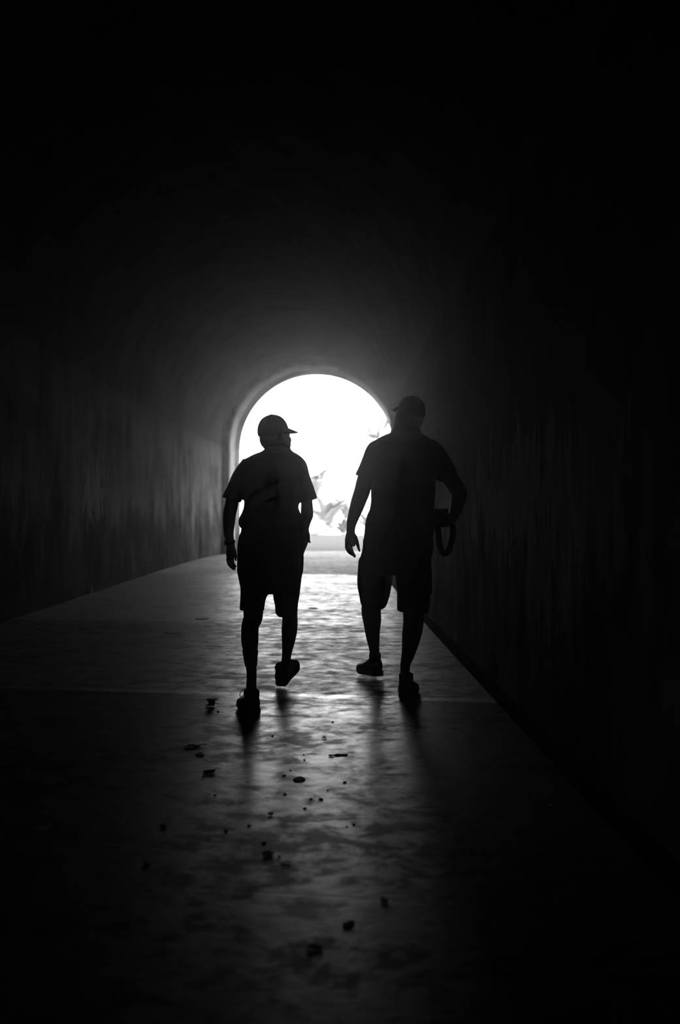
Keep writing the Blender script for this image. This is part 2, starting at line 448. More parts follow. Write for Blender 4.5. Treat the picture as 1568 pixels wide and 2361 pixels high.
def head(mb, c, yaw, tilt, k):
    R = Rz(yaw) @ Rx_(tilt); c = np.array(c)
    def e(p, r, rot=None): mb.ell(c + R @ (np.array(p)*k), np.array(r)*k, R if rot is None else R @ rot)
    e((0, -0.012, 0.03), (0.078, 0.098, 0.095)); e((0, 0.020, -0.04), (0.071, 0.086, 0.09))
    e((0, 0.058, -0.098), (0.032, 0.032, 0.026)); e((0, 0.025, -0.085), (0.060, 0.06, 0.042))
    e((0, 0.098, -0.022), (0.015, 0.024, 0.018)); e((0, 0.09, 0.005), (0.010, 0.018, 0.030))
    e((0, 0.075, 0.032), (0.052, 0.022, 0.014)); e((0, 0.086, -0.060), (0.025, 0.012, 0.006)); e((0, 0.084, -0.071), (0.022, 0.012, 0.006))
    for s in (-1, 1):
        e((s*0.080, -0.008, -0.006), (0.010, 0.022, 0.034)); e((s*0.032, 0.080, 0.006), (0.015, 0.013, 0.012)); e((s*0.045, 0.062, -0.03), (0.022, 0.025, 0.025))
    e((0, -0.045, -0.012), (0.066, 0.060, 0.070))
    return R

def make_cap(parent, c, R, k, brim_len, drop, loc, bz):
    c = np.array(c); mb = MB(); nu, nv = 36, 14; rings = []
    cc = np.array([0, -0.010, 0.030])*k; rr = np.array([0.0795, 0.100, 0.102])*k
    for th in 1.0*np.linspace(0.06, 0.5, nv)*math.pi:
        ring = []
        for i in range(nu):
            a = 2*math.pi*i/nu; ss = 0.94*math.sin(th)**0.88 + 0.06*math.sin(th)
            p = cc + np.array([rr[0]*ss*math.cos(a), rr[1]*ss*math.sin(a), rr[2]*math.cos(th)])
            ring.append(c + R @ p)
        rings.append(ring)
    low = [c + R @ (cc + np.array([rr[0]*math.cos(2*math.pi*i/nu)*0.985, rr[1]*math.sin(2*math.pi*i/nu)*0.985, -0.018*k])) for i in range(nu)]
    rings.append(low)
    mb.rings(rings, True, False)
    cap = mb.build('cap', M['cap'], parent, loc=loc)
    sd = cap.modifiers.new('thickness', 'SOLIDIFY'); sd.thickness = 0.004; sd.offset = 1
    # six stitched panels as shallow seams
    for q in range(3):
        a = math.pi*q/3 + math.pi/6; pts = []
        for th in np.linspace(-0.47, 0.47, 21)*math.pi:
            ss = abs(math.sin(th))**0.88*math.copysign(1, th)
            pts.append(c + R @ (cc + np.array([rr[0]*ss*math.cos(a), rr[1]*ss*math.sin(a), rr[2]*math.cos(th)])*1.0 + np.array([0, 0, 0.003])))
        sm = MB(); sm.tube(pts, [0.002]*len(pts), n=6); sm.build('seam', M['cap'], cap, loc=loc)
    b = MB(); b.ell(c + R @ (cc + np.array([0, 0, rr[2]*1.02])), (0.008, 0.008, 0.006)); b.build('cap_button', M['cap'], cap, loc=loc)
    mb = MB(); na, nl = 20, 8
    for j in range(nl+1):
        for i in range(na+1):
            u = (i/na-0.5)*2; a = math.pi/2 + u*1.08; t = j/nl
            L = brim_len*math.cos(u*1.25)**0.6 if abs(u) < 1 else brim_len*math.cos(1.25)**0.6
            base = np.array([rr[0]*0.97*math.cos(a), rr[1]*0.97*math.sin(a) - 0.010*k, bz*k])
            p = base + np.array([0.10*u*L*t, L*t, -drop*L*t - 0.016*abs(u)**2*(0.4+t) ])
            mb.v.append(tuple(c + R @ p))
    for j in range(nl):
        for i in range(na): q = j*(na+1)+i; mb.f.append((q, q+1, q+na+2, q+na+1))
    br = mb.build('brim', M['cap'], cap, loc=loc)
    sd = br.modifiers.new('thickness', 'SOLIDIFY'); sd.thickness = 0.004; sd.offset = 0
    return cap

def make_shoe(parent, heel, yaw, pitch, L, W_, loc, hs=1.0, loops=()):
    """heel: ground point under the heel; the foot points along +Y turned by yaw"""
    R = Rz(yaw) @ Rx_(pitch); heel = np.array(heel)
    def T(p): return heel + R @ (np.array(p, float) * np.array([1, 1, hs]))
    prof = [  # t, half width factor, height of the upper, lateral shift
        (0.00, 0.28, 0.058, 0), (0.03, 0.34, 0.080, 0), (0.10, 0.37, 0.100, 0), (0.20, 0.375, 0.104, 0), (0.30, 0.38, 0.098, 0), (0.40, 0.39, 0.086, 0.002),
        (0.52, 0.43, 0.074, 0.004), (0.65, 0.48, 0.063, 0.005), (0.78, 0.50, 0.055, 0.004), (0.88, 0.46, 0.048, 0.002), (0.95, 0.36, 0.040, 0), (0.99, 0.20, 0.030, 0)]
    n = 24; mb = MB(); rings = []
    for (t, w, h, sx) in prof:
        ring = []
        for i in range(n):
            a = 2*math.pi*i/n; ca, sa = math.cos(a), math.sin(a)
            x = w*W_*math.copysign(abs(ca)**0.75, ca)*(1 if sa < 0.2 else 1-0.32*(sa-0.2)); z = 0.022 + (h-0.022)*0.5*(1+math.copysign(abs(sa)**0.8, sa)) 
            ring.append(T((x+sx, t*L, z)))
        rings.append(ring)
    mb.rings(rings)
    # padded collar around the ankle
    mb.tube([T((0, 0.18*L, 0.085)), T((0, 0.17*L, 0.112)), T((0, 0.165*L, 0.118))], [W_*0.36, W_*0.37, W_*0.345], [W_*0.44, W_*0.45, W_*0.42])
    shoe = remeshed(mb, 'shoe', M['shoe'], 0.005, parent, loc, it=4)
    mb = MB(); rings = []
    for z, e in ((0.0, -0.004), (0.006, 0.0), (0.024, 0.0), (0.028, -0.003)):
        pts = []
        for (t, w, h, sx) in prof: pts.append(((w*W_*1.06+e)+sx, (t*1.02-0.01)*L, z))
        left = [(-p[0]+2*0.002, p[1], p[2]) for p in reversed(pts)]
        rings.append([T((p[0], p[1], p[2] + (0.02*max(0, p[1]/L-0.75)/0.25))) for p in pts + left])
    mb.rings(rings); mb.build('sole', M['sole'], shoe, loc=loc)
    lc = MB()
    for q, t in enumerate((0.36, 0.43, 0.50, 0.57)):
        z = np.interp(t, [0.3, 0.4, 0.52, 0.65], [0.098, 0.086, 0.074, 0.063]); w = W_*0.24
        lc.curve([T((-w, t*L, z-0.010)), T((0, (t+0.012)*L, z+0.003)), T((w, (t+0.0)*L, z-0.010))], 0.0028)
    for s in loops:                                     # bow loops beside the tongue
        lc.curve([T((0, 0.33*L, 0.100)), T((s*0.030, 0.33*L, 0.118)), T((s*0.058, 0.31*L, 0.102)), T((s*0.056, 0.33*L, 0.080)), T((s*0.028, 0.345*L, 0.090)), T((0, 0.34*L, 0.098))], 0.0022)
    lc.build('shoelace', M['strap'], shoe, loc=loc)
    return shoe

# ---- the shorter man on the left, walking out, head turned to his right
Y1 = 6.05
loc1 = (W(625, 1500, Y1)[0], Y1, 0.0)
k1 = 0.985
hc1 = np.array([W(634, 955, 6.07)[0], 6.07, W(0, 955, 6.07)[2] - 0.138*k1])
body = MB()
R1 = head(body, hc1, -math.radians(50), math.radians(8), k1)
limb(body, [(640, 1058, 32, Y1), (640, 1035, 30.5, Y1), (642, 1017, 28.5, 6.07), (640, 1000, 25, 6.07)], 0.95)
SH1 = [(1035, 612, 669, .13), (1042, 601, 677, .16), (1047, 588, 686, .185), (1056, 569, 697, .205), (1068, 557, 704, .225), (1085, 553, 705, .24), (1110, 557, 702, .255), (1140, 561, 694, .265), (1158, 563, 690.5, .27), (1172, 562, 690, .275), (1182, 559, 694, .285), (1196, 552, 695, .29), (1207, 550.5, 697, .295), (1214, 553, 696, .29), (1219, 557, 693, .275)]
torso(body, [(r[0], r[1]+3, r[2]-3, r[3]) for r in SH1] + [(1240, 556, 690, .25), (1300, 556, 692, .25), (1345, 562, 686, .22)], Y1, 0.016)
limb(body, [(575, 1066, 17, Y1), (552, 1100, 17, Y1), (538, 1145, 15, Y1), (533, 1168, 15.5, Y1), (529, 1188, 15, Y1), (528, 1207, 14, Y1), (527.5, 1230, 11.5, Y1), (530.5, 1248, 10.2, 6.06), (532.5, 1260, 10.3, 6.07)], 0.9)
limb(body, [(684, 1066, 16, Y1), (698, 1100, 15, Y1), (706, 1150, 13.6, Y1), (707.5, 1170, 14, Y1), (707.5, 1187, 15, 6.04), (704, 1203, 13, 6.08), (702, 1220, 10.5, 6.12), (703.5, 1232, 11.0, 6.15), (703, 1244, 12.5, 6.17)], 0.95)
# left hand, hanging, half curled
limb(body, [(532, 1257, 9.5, 6.07), (532.5, 1270, 11.5, 6.075), (533, 1283, 11.3, 6.08), (535, 1289, 10, 6.08)], 1.15)
for q, (dx, dY, L) in enumerate(((-7.5, 0.030, 1.0), (-2.5, 0.012, 1.1), (2.0, -0.010, 1.03), (5.5, -0.030, 0.86))):
    limb(body, [(533+dx, 1282, 3.6, 6.08+dY), (531.5+dx*0.9, 1282+11*L, 3.4, 6.08+dY), (535+dx*0.8, 1282+22*L, 3.2, 6.08+dY), (541+dx*0.6, 1282+29*L, 2.9, 6.08+dY)], 1.0, n=12, round_ends=True)
limb(body, [(537, 1262, 4.5, 6.11), (542, 1272, 4.2, 6.13), (544, 1283, 3.6, 6.14), (543, 1292, 3.2, 6.14)], 1.0, n=12, round_ends=True)
# right hand, pushed down in front of the hip (thumb outside)
limb(body, [(703, 1240, 10.5, 6.16), (701, 1250, 10, 6.19), (696, 1262, 10, 6.20), (692, 1276, 9, 6.20)], 0.8)
for q in range(4): limb(body, [(695-q*1.5, 1268, 3.4, 6.215-q*0.018), (690-q*1.5, 1284, 3.2, 6.22-q*0.018), (685-q*1.5, 1296, 2.8, 6.22-q*0.018)], 1.0, n=12, round_ends=True)
limb(body, [(706, 1240, 4.4, 6.13), (711, 1246, 4.0, 6.12), (714.5, 1250.5, 3.0, 6.12)], 1.0, n=12, round_ends=True)
# legs
limb(body, [(592, 1320, 27, 6.02), (588, 1365, 25, 5.98), (584, 1411, 23, 5.95), (583.5, 1425, 22, 5.94), (577.5, 1440, 20.5, 5.92), (576, 1460, 20.3, 5.89), (576, 1478, 20, 5.84), (577, 1500, 17.3, 5.78), (578.3, 1526, 14.4, 5.70), (580, 1548, 12, 5.64), (580, 1565, 11.7, 5.605), (579, 1590, 12, 5.59), (578, 1612, 12, 5.61)], 1.08)
limb(body, [(660, 1320, 27, 6.12), (663, 1365, 24, 6.22), (667.5, 1405, 18.5, 6.29), (668.5, 1430, 18, 6.32), (667.5, 1450, 18.5, 6.34), (666, 1468, 16.7, 6.36), (663.5, 1490, 13.6, 6.38), (661, 1510, 11, 6.41), (659, 1528, 11, 6.43), (656, 1545, 12, 6.45), (660, 1556, 11, 6.49)], 1.1)
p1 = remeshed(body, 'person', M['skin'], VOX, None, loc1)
tag(p1, 'shorter man in cap, glasses, t-shirt and shorts walking, head turned right', 'person', 'two men walking through the tunnel')

sh = MB(); torso(sh, SH1, Y1)
sleeve(sh, [(586, 1064, 12, Y1), (570, 1077, 20, Y1), (552, 1106, 20, Y1), (535, 1153, 22.5, Y1)], 1.15)
sleeve(sh, [(676, 1062, 13, Y1), (688, 1074, 19, Y1), (700, 1108, 18.5, Y1), (712.5, 1155.5, 20.5, Y1)], 1.2)
sh.tube([W(640, 1040, 6.04), W(640, 1034, 6.05), W(640, 1031.5, 6.05)], [0.083, 0.078, 0.072], [0.08, 0.078, 0.072])
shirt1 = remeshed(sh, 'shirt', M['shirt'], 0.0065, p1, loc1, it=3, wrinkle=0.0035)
shirt1['label'] = 'loose dark short-sleeved t-shirt'
so = MB()
torso(so, [(1205, 560, 688, .26), (1216, 557, 691, .275), (1226, 555.5, 694, .285), (1238, 550.5, 696, .295), (1257, 548, 698.5, .30), (1285, 546.5, 700, .305), (1316, 546.5, 699.5, .305), (1336, 551, 695, .29), (1352, 554, 692.5, .27), (1360, 562, 686, .22), (1369, 592, 655, .12)], Y1)
sleeve(so, [(592, 1322, 40, 6.03), (588.5, 1350, 34.5, 6.0), (584, 1375, 30.0, 5.98), (582.5, 1390, 29, 5.96), (581.5, 1408, 28.5, 5.95)], 1.2)
sleeve(so, [(657, 1322, 40, 6.10), (660, 1350, 33.5, 6.17), (660, 1375, 30, 6.23), (660.5, 1392, 26.5, 6.26), (660.5, 1410, 25.5, 6.29)], 1.2)
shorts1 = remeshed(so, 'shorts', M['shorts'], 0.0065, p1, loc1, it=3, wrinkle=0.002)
make_cap(p1, hc1, R1, k1, 0.092, 0.40, loc1, 0.046)
make_shoe(p1, floorpt(583, 1648), math.radians(13), 0.0, 0.285, 0.122, loc1, 1.08, (-1,))
hr = floorpt(650, 1584)
make_shoe(p1, hr + np.array([-0.008, 0, 0.006]), -math.radians(17), math.radians(20), 0.27, 0.110, loc1, 1.05)
# eyeglasses
g = MB()
def G(p): return hc1 + R1 @ (np.array(p)*k1)
for s in (-1, 1):
    pts = [G((s*0.034+0.024*math.cos(a), 0.112-0.004*abs(math.cos(a)), 0.004+0.018*math.sin(a))) for a in np.linspace(0, 2*math.pi, 25)]
    g.tube(pts, [0.0016]*25, n=6)
    g.curve([G((s*0.058, 0.108, 0.008)), G((s*0.080, 0.06, 0.010)), G((s*0.086, -0.005, 0.012)), G((s*0.084, -0.03, -0.01))], 0.0016, n=6)
g.curve([G((-0.010, 0.112, 0.008)), G((0, 0.117, 0.011)), G((0.010, 0.112, 0.008))], 0.0016, n=6)
g.build('eyeglasses', M['black'], p1, loc=loc1)
# wristwatch on the hanging arm
g = MB(); wc = W(530.3, 1250, 6.06); ax = W(532, 1260, 6.065) - W(528.5, 1238, 6.055); ax /= np.linalg.norm(ax)
ra = px(11.4, 6.06); a_ = np.cross([0, 1.0, 0], ax); a_ /= np.linalg.norm(a_); b_ = np.cross(ax, a_)
g.rings([[wc + ax*z + a_*(ra+e)*math.cos(t) + b_*(ra+e)*0.95*math.sin(t) for t in np.linspace(0, 2*math.pi, 28, endpoint=False)] for z, e in ((-0.009, -0.002), (-0.009, 0.002), (0.009, 0.002), (0.009, -0.002))])
wt = g.build('wristwatch', M['strap'], p1, loc=loc1)
g = MB(); sgn = -1 if a_[0] > 0 else 1; oc = wc + sgn*a_*(ra-0.001)
g.rings([[oc + sgn*a_*z + (ax*math.cos(t) + b_*math.sin(t))*r for t in np.linspace(0, 2*math.pi, 24, endpoint=False)] for z, r in ((-0.004, 0.017), (0.004, 0.018), (0.007, 0.015))])
g.build('watch_case', M['metal'], wt, loc=loc1)

# ---- the taller man on the right, one hand on the hip
Y2 = 6.42
loc2 = (W(915, 1500, Y2)[0], Y2, 0.0)
k2 = 0.985
hc2 = np.array([W(944, 912, 6.44)[0], 6.44, W(0, 912, 6.44)[2] - 0.138*k2])
body = MB()
R2 = head(body, hc2, math.radians(40), math.radians(12), k2)
limb(body, [(938, 1012, 36, Y2), (937, 996, 31, Y2), (937, 978, 30, 6.43), (938, 960, 28, 6.44)], 0.9)
SH2 = [(991, 911, 963, .14), (996, 905, 967, .16), (1001, 896, 972, .18), (1008, 877, 984, .21), (1018, 861, 1000, .23), (1032, 852, 1010, .245), (1050, 849, 1012, .26), (1075, 851, 1010, .27), (1102, 853.5, 1005, .28), (1135, 855.5, 1004, .29), (1155, 854.5, 1003, .30), (1176, 851, 1002.5, .305), (1188, 846, 1002, .31), (1206, 843.5, 1001, .315), (1226, 841.5, 999.5, .315), (1240, 839, 997.5, .31), (1246, 839.5, 996.5, .30)]
torso(body, [(r[0], r[1]+3, r[2]-3, r[3]) for r in SH2] + [(1270, 842, 988, .27), (1300, 838, 985, .27), (1325, 840, 982, .24)], Y2, 0.017)
limb(body, [(872, 1030, 20, Y2), (856, 1065, 19, Y2), (842, 1105, 19, Y2), (836, 1129, 19, Y2), (829, 1150, 18, Y2), (820.3, 1176, 15.6, Y2), (811.5, 1203, 12.2, 6.43), (808.8, 1220, 10.2, 6.44), (808.5, 1229, 10, 6.44)], 0.9)
# left hand: palm, four curled fingers and the thumb apart
limb(body, [(808.5, 1226, 9.8, 6.44), (809, 1238, 13.0, 6.445), (808.5, 1249, 14, 6.45), (806.5, 1258, 11.5, 6.45)], 0.75)
for (bx, mx, tx, ty, dY) in ((799.5, 799, 812, 1279.5, -0.030), (803, 802.5, 815, 1282, -0.010), (807, 806, 818, 1284.5, 0.010), (811, 810.5, 819, 1283, 0.030)):
    limb(body, [(bx, 1250, 3.9, 6.45+dY*0.7), (mx-0.5, 1262, 3.7, 6.45+dY), ((mx+tx)/2-1.2, 1273.5, 3.4, 6.45+dY), (tx, ty, 2.6, 6.45+dY)], 1.0, n=12, round_ends=True)
limb(body, [(817, 1236, 6, 6.46), (822.5, 1248, 5.0, 6.475), (825.8, 1260, 3.9, 6.48), (829, 1271, 2.6, 6.48)], 1.0, n=12, round_ends=True)
# right arm: elbow out, hand at the hip holding a camera
limb(body, [(998, 1035, 22, Y2), (1016, 1066, 21, Y2), (1032, 1094, 20, 6.40), (1047, 1117, 19, 6.38), (1057, 1132, 18.4, 6.37), (1059, 1140, 18, 6.37), (1057, 1153, 17.2, 6.38), (1050.5, 1178, 14, 6.41), (1043, 1196, 11.5, 6.43), (1038, 1204, 11, 6.44)], 0.95)
limb(body, [(1040, 1200, 11, 6.44), (1033, 1203, 12.5, 6.455), (1025, 1200, 12, 6.465), (1020, 1196, 10, 6.47)], 0.7)
for q in range(4):
    y = 1186 + q*7.2
    limb(body, [(1028, y+2, 3.6, 6.475), (1018, y, 3.5, 6.49), (1008, y-0.5, 3.3, 6.485), (1003, y, 3.0, 6.465)], 1.0, n=12, round_ends=True)
limb(body, [(1034, 1194, 5, 6.43), (1028, 1184, 4.2, 6.40), (1020, 1177, 3.8, 6.388), (1012, 1175.5, 3.4, 6.388)], 1.0, n=12, round_ends=True)
# legs
limb(body, [(868, 1300, 30, 6.48), (863, 1345, 27, 6.56), (857, 1390, 23, 6.64), (856, 1411, 22.7, 6.66), (858, 1430, 21.3, 6.68), (858.6, 1450, 18.3, 6.70), (860.3, 1473, 15.3, 6.72), (863, 1496, 12, 6.745), (864, 1510, 12, 6.76), (864, 1525, 13, 6.78), (858, 1538, 11, 6.83)], 1.08)
limb(body, [(950, 1300, 31, 6.38), (953, 1350, 29, 6.34), (955, 1400, 26.5, 6.30), (953.6, 1418, 24.5, 6.29), (953, 1441, 23.6, 6.27), (949.3, 1463, 22.7, 6.24), (945.5, 1487, 19, 6.20), (939.8, 1514, 14.7, 6.15), (935, 1530, 12, 6.13), (934, 1545, 11.2, 6.115), (934, 1565, 12, 6.11), (935, 1585, 12.5, 6.13)], 1.08)
p2 = remeshed(body, 'person', M['skin'], VOX, None, loc2)
tag(p2, 'taller broad man in cap and shorts walking, hand on hip, head turned left', 'person', 'two men walking through the tunnel')
sh = MB(); torso(sh, SH2, Y2)
sleeve(sh, [(880, 1022, 14, Y2), (866, 1038, 21, Y2), (853, 1068, 20.5, Y2), (838.5, 1103, 21.5, Y2)], 1.2)
sleeve(sh, [(985, 1022, 18, Y2), (999, 1045, 28, Y2), (1019, 1075, 26.5, Y2), (1033, 1098, 24.5, 6.40)], 1.05)
sh.tube([W(937, 998, 6.41), W(937, 991, 6.42), W(937, 988.5, 6.42)], [0.092, 0.086, 0.08], [0.085, 0.082, 0.076])
shirt2 = remeshed(sh, 'shirt', M['shirt2'], 0.0065, p2, loc2, it=3, wrinkle=0.0035)
shirt2['label'] = 'dark short-sleeved shirt worn loose over shorts'
so = MB()
torso(so, [(1228, 846, 994, .29), (1238, 840, 996, .305), (1246, 836.5, 999, .315), (1263, 836, 999, .32), (1278, 833, 996.5, .32), (1296, 827.5, 992.5, .31), (1309, 825.5, 993.5, .30), (1322, 828, 993, .27)], Y2)
sleeve(so, [(869, 1296, 43, 6.46), (865.5, 1322, 41, 6.50), (863.5, 1345, 39.3, 6.54), (863.2, 1368, 35.3, 6.59), (861.5, 1391, 30, 6.63)], 1.1)
sleeve(so, [(950, 1296, 44, 6.40), (953.5, 1322, 42.5, 6.37), (954, 1345, 41, 6.35), (954, 1375, 38.7, 6.32), (951.5, 1410, 35.3, 6.295)], 1.1)
shorts2 = remeshed(so, 'shorts', M['shorts'], 0.0065, p2, loc2, it=3, wrinkle=0.0025)
pk = MB(); a = W(829, 1333, 6.50); pk.box(a + np.array([0.004, 0.0, 0]), (0.026, 0.14, 0.16)); pk2 = remeshed(pk, 'cargo_pocket', M['shorts'], 0.006, shorts2, loc2, it=14)
pk = MB(); a = W(991, 1340, 6.37); pk.box(a + np.array([-0.004, 0.0, 0]), (0.026, 0.14, 0.16)); pk2 = remeshed(pk, 'cargo_pocket', M['shorts'], 0.006, shorts2, loc2, it=14)
make_cap(p2, hc2, R2, k2, 0.084, 0.38, loc2, 0.056)
hl = floorpt(873, 1566)
make_shoe(p2, hl + np.array([0, 0, 0.020]), math.radians(24), math.radians(-3), 0.275, 0.112, loc2, 1.3)
make_shoe(p2, floorpt(935, 1611), -math.radians(8), 0.0, 0.30, 0.122, loc2, 1.2)

# camera in the taller man's hand, its strap hanging in a loop
cl = W(1017, 1194, 6.425)
g = MB(); g.box(cl + np.array([0, 0, 0]), (px(32, 6.42), 0.050, px(43, 6.42)))
cm = remeshed(g, 'camera', M['black'], 0.004, None, tuple(cl), it=14)
tag(cm, 'dark hand-held camera with hanging strap, held at the taller man\'s hip', 'camera')
g = MB(); g.tube([cl + np.array([0, 0.02, -0.004]), cl + np.array([0, 0.055, -0.004]), cl + np.array([0, 0.075, -0.004])], [0.032, 0.032, 0.029]); g.build('lens', M['black'], cm, loc=tuple(cl))
def ribbon(mb, pts, w, th, wdir=(1, 0, 0)):
    P = smooth(pts, 8); rings = []
    for k in range(len(P)):
        t = P[min(k+1, len(P)-1)]-P[max(k-1, 0)]; t /= np.linalg.norm(t)
        wd = np.array(wdir, float); wd -= t*np.dot(wd, t); wd /= np.linalg.norm(wd); nn = np.cross(t, wd)
        rings.append([P[k]+wd*w*a+nn*th*b for a, b in ((-1, -1), (1, -1), (1, 1), (-1, 1))])
    mb.rings(rings)
g = MB(); Yc = 6.43
ribbon(g, [W(1007, 1204, Yc), W(1010.5, 1222, Yc), W(1012.5, 1245, Yc), W(1017, 1268, Yc), W(1026, 1279, Yc), W(1035, 1268, Yc), W(1042, 1245, Yc), W(1045, 1222, Yc), W(1042, 1207, Yc+0.01)], 0.017, 0.0015, (0.55, 0.83, 0))
P_ = None
o = g.build('strap', M['strap'], cm, loc=tuple(cl), shade=False)
sd = o.modifiers.new('pad', 'SOLIDIFY'); sd.thickness = 0.022; sd.offset = 0

# ------------------------------------------------------------------ world beyond the mouth
def blade(mb, base, d, up, L, Wd, bend, fold=0.25, nseg=10, taper=0.6):
    """arched leaf: base point, horizontal direction d, initial rise up"""
    d = np.array([d[0], d[1], 0.0]); d /= np.linalg.norm(d); side = np.array([-d[1], d[0], 0])
    p = np.array(base, float); ang = up; step = L/nseg; rows = []
    for k in range(nseg+1):
        t = k/nseg; w = Wd*(math.sin(math.pi*min(1, (t*0.93+0.05))**taper))*0.5
        nrm = -d*math.sin(ang) + np.array([0, 0, 1])*math.cos(ang)
        rows.append([p - side*w + nrm*w*fold, p, p + side*w + nrm*w*fold])
        p = p + (d*math.cos(ang) + np.array([0, 0, 1])*math.sin(ang))*step; ang -= bend/nseg
    n0 = len(mb.v)
    for r in rows: mb.v.extend([tuple(q) for q in r])
    for k in range(nseg):
        a = n0+3*k
        mb.f.extend([(a, a+1, a+4, a+3), (a+1, a+2, a+5, a+4)])
def leafobj(name, mat, parent, fn, loc, th=0.012):
    mb = MB(); fn(mb); o = mb.build(name, mat, parent, loc=loc); s = o.modifiers.new('t', 'SOLIDIFY'); s.thickness = th; s.offset = 0; return o

def big_leaf_plant(x, y, Y, n, L, Wd, label, seed, mat, h0=0.3, name='banana_plant'):
    r = random.Random(seed); base = W(x, y, Y); base[2] = 0
    e = bpy.data.objects.new(name, None); C.objects.link(e); e.location = base
    tag(e, label, 'plant', 'large-leaved plants beyond the tunnel mouth')
    mb = MB(); mb.tube([base, base+np.array([0, 0, h0*0.6]), base+np.array([0, 0, h0+0.3])], [0.16, 0.13, 0.08], n=12); mb.build('stem', M['bark'], e, loc=tuple(base))
    for q in range(n):
        a = 2*math.pi*q/n + r.uniform(-0.35, 0.35); up = r.uniform(0.75, 1.35)
        leafobj('leaf', mat, e, lambda m: blade(m, base+np.array([0, 0, h0+r.uniform(-0.1, 0.2)]), (math.cos(a), math.sin(a)), up, L*r.uniform(0.75, 1.15), Wd*r.uniform(0.8, 1.2), r.uniform(0.7, 1.7), 0.3), tuple(base))
    return e
big_leaf_plant(752, 1220, 60, 11, 2.9, 0.75, 'large-leaved plant in the gap between the two men', 11, M['leaf_pale'], 0.5)
big_leaf_plant(722, 1215, 65, 11, 3.2, 0.8, 'tall large-leaved plant just right of the shorter man\'s sleeve', 12, M['leaf'], 2.3)
big_leaf_plant(800, 1213, 72, 11, 3.0, 0.7, 'large-leaved plant just left of the taller man\'s forearm', 13, M['leaf'], 0.8)
big_leaf_plant(852, 1214, 62, 9, 2.0, 0.5, 'low dark plant seen between the taller man\'s arm and side', 14, M['leaf'], 0.2)
big_leaf_plant(792, 1222, 57.8, 9, 1.4, 0.42, 'low plant at the foot of the large-leaved plants', 15, M['leaf'], 0.1)

def palm(x, Y, H, n, L, label, seed, lean=0.0):
    r = random.Random(seed); base = W(x, 1210, Y); base[2] = 0
    e = bpy.data.objects.new('palm_tree', None); C.objects.link(e); e.location = base
    tag(e, label, 'palm tree')
    top = base + np.array([lean, 0, H]); mb = MB()
    zs = np.linspace(0, 1, 16); mb.tube([base + (top-base)*t + np.array([lean*0.3*math.sin(t*3.1), 0, 0]) for t in zs], [0.22-0.08*t + (0.012 if int(t*15) % 2 else 0) for t in zs], n=14)
    mb.build('trunk', M['bark'], e, loc=tuple(base))
    for q in range(n):
        a = 2*math.pi*q/n + r.uniform(-0.2, 0.2); up = r.uniform(-0.1, 1.25); Lf = L*r.uniform(0.85, 1.1); bend = r.uniform(0.9, 1.7)
        def fr(m):
            d = np.array([math.cos(a), math.sin(a), 0]); side = np.array([-d[1], d[0], 0]); p = top.copy(); ang = up; ns = 22; st = Lf/ns; spine = []
            for k in range(ns+1):
                spine.append(p.copy()); t = k/ns
                dirv = d*math.cos(ang)+np.array([0, 0, 1])*math.sin(ang)
                if k > 2:
                    ll = 0.62*math.sin(math.pi*min(1, 0.12+t*0.86))
                    for s in (-1, 1):
                        tip = p + side*s*ll*0.85 + dirv*ll*0.5 - np.array([0, 0, 0.28*ll]); wv = dirv*0.055
                        n0 = len(m.v); m.v.extend([tuple(p-wv), tuple(p+wv), tuple((p+tip)/2+wv*1.2+np.array([0, 0, 0.06*ll])), tuple(tip), tuple((p+tip)/2-wv*1.2+np.array([0, 0, 0.06*ll]))])
                        m.f.append((n0, n0+1, n0+2, n0+3, n0+4))
                p = p + dirv*st; ang -= bend/ns
            m.tube(spine, [0.03*(1-0.8*k/ns) for k in range(ns+1)], n=6)
        leafobj('frond', M['leaf_pale'], e, fr, tuple(base), 0.006)
    spear = MB(); spear.tube([top, top+np.array([0, 0, 0.8]), top+np.array([0.03, 0, 1.7])], [0.07, 0.06, 0.015], n=8); spear.build('spear_leaf', M['leaf'], e, loc=tuple(base))
    return e
palm(873, 72, W(873, 1018, 72)[2], 17, 3.2, 'palm tree crown showing above the taller man\'s shoulder', 21)

def shrub(x, Y, w, h, label, seed, mat):
    r = random.Random(seed); base = W(x, 1205, Y); base[2] = 0
    e = bpy.data.objects.new('shrub', None); C.objects.link(e); e.location = base
    tag(e, label, 'shrub', 'shrubs beyond the tunnel mouth')
    mb = MB()
    for q in range(420):
        u = r.uniform(0, 2*math.pi); v = math.acos(r.uniform(-0.1, 1)); rad = r.uniform(0.72, 1.05)
        c = base + np.array([w/2*rad*math.sin(v)*math.cos(u), w*0.3*rad*math.sin(v)*math.sin(u), h*rad*math.cos(v)*0.95+0.05])
        a = r.uniform(0, 6.28); s = r.uniform(0.12, 0.28)
        blade(mb, c, (math.cos(a), math.sin(a)), r.uniform(-0.6, 1.0), s*1.6, s*0.8, 0.8, 0.2, 3)
    o = mb.build('foliage', mat, e, loc=tuple(base)); o['kind'] = 'stuff'
    mb = MB()
    for q in range(6):
        a = q*1.05; mb.tube([base, base+np.array([0.2*w*math.cos(a), 0.12*w*math.sin(a), h*0.75])], [0.04, 0.015], n=7)
    mb.build('branches', M['bark'], e, loc=tuple(base))
shrub(690, 80, 5.0, 3.6, 'leafy shrub behind the shorter man\'s shoulder beyond the mouth', 31, M['leaf_pale'])
shrub(765, 86, 5.5, 3.6, 'leafy shrub behind the large-leaved plants in the gap', 32, M['leaf'])
shrub(832, 92, 4.6, 4.4, 'leafy shrub behind the taller man\'s left arm', 33, M['leaf'])
shrub(600, 86, 6.0, 3.0, 'leafy shrub hidden mostly behind the shorter man', 34, M['leaf_pale'])
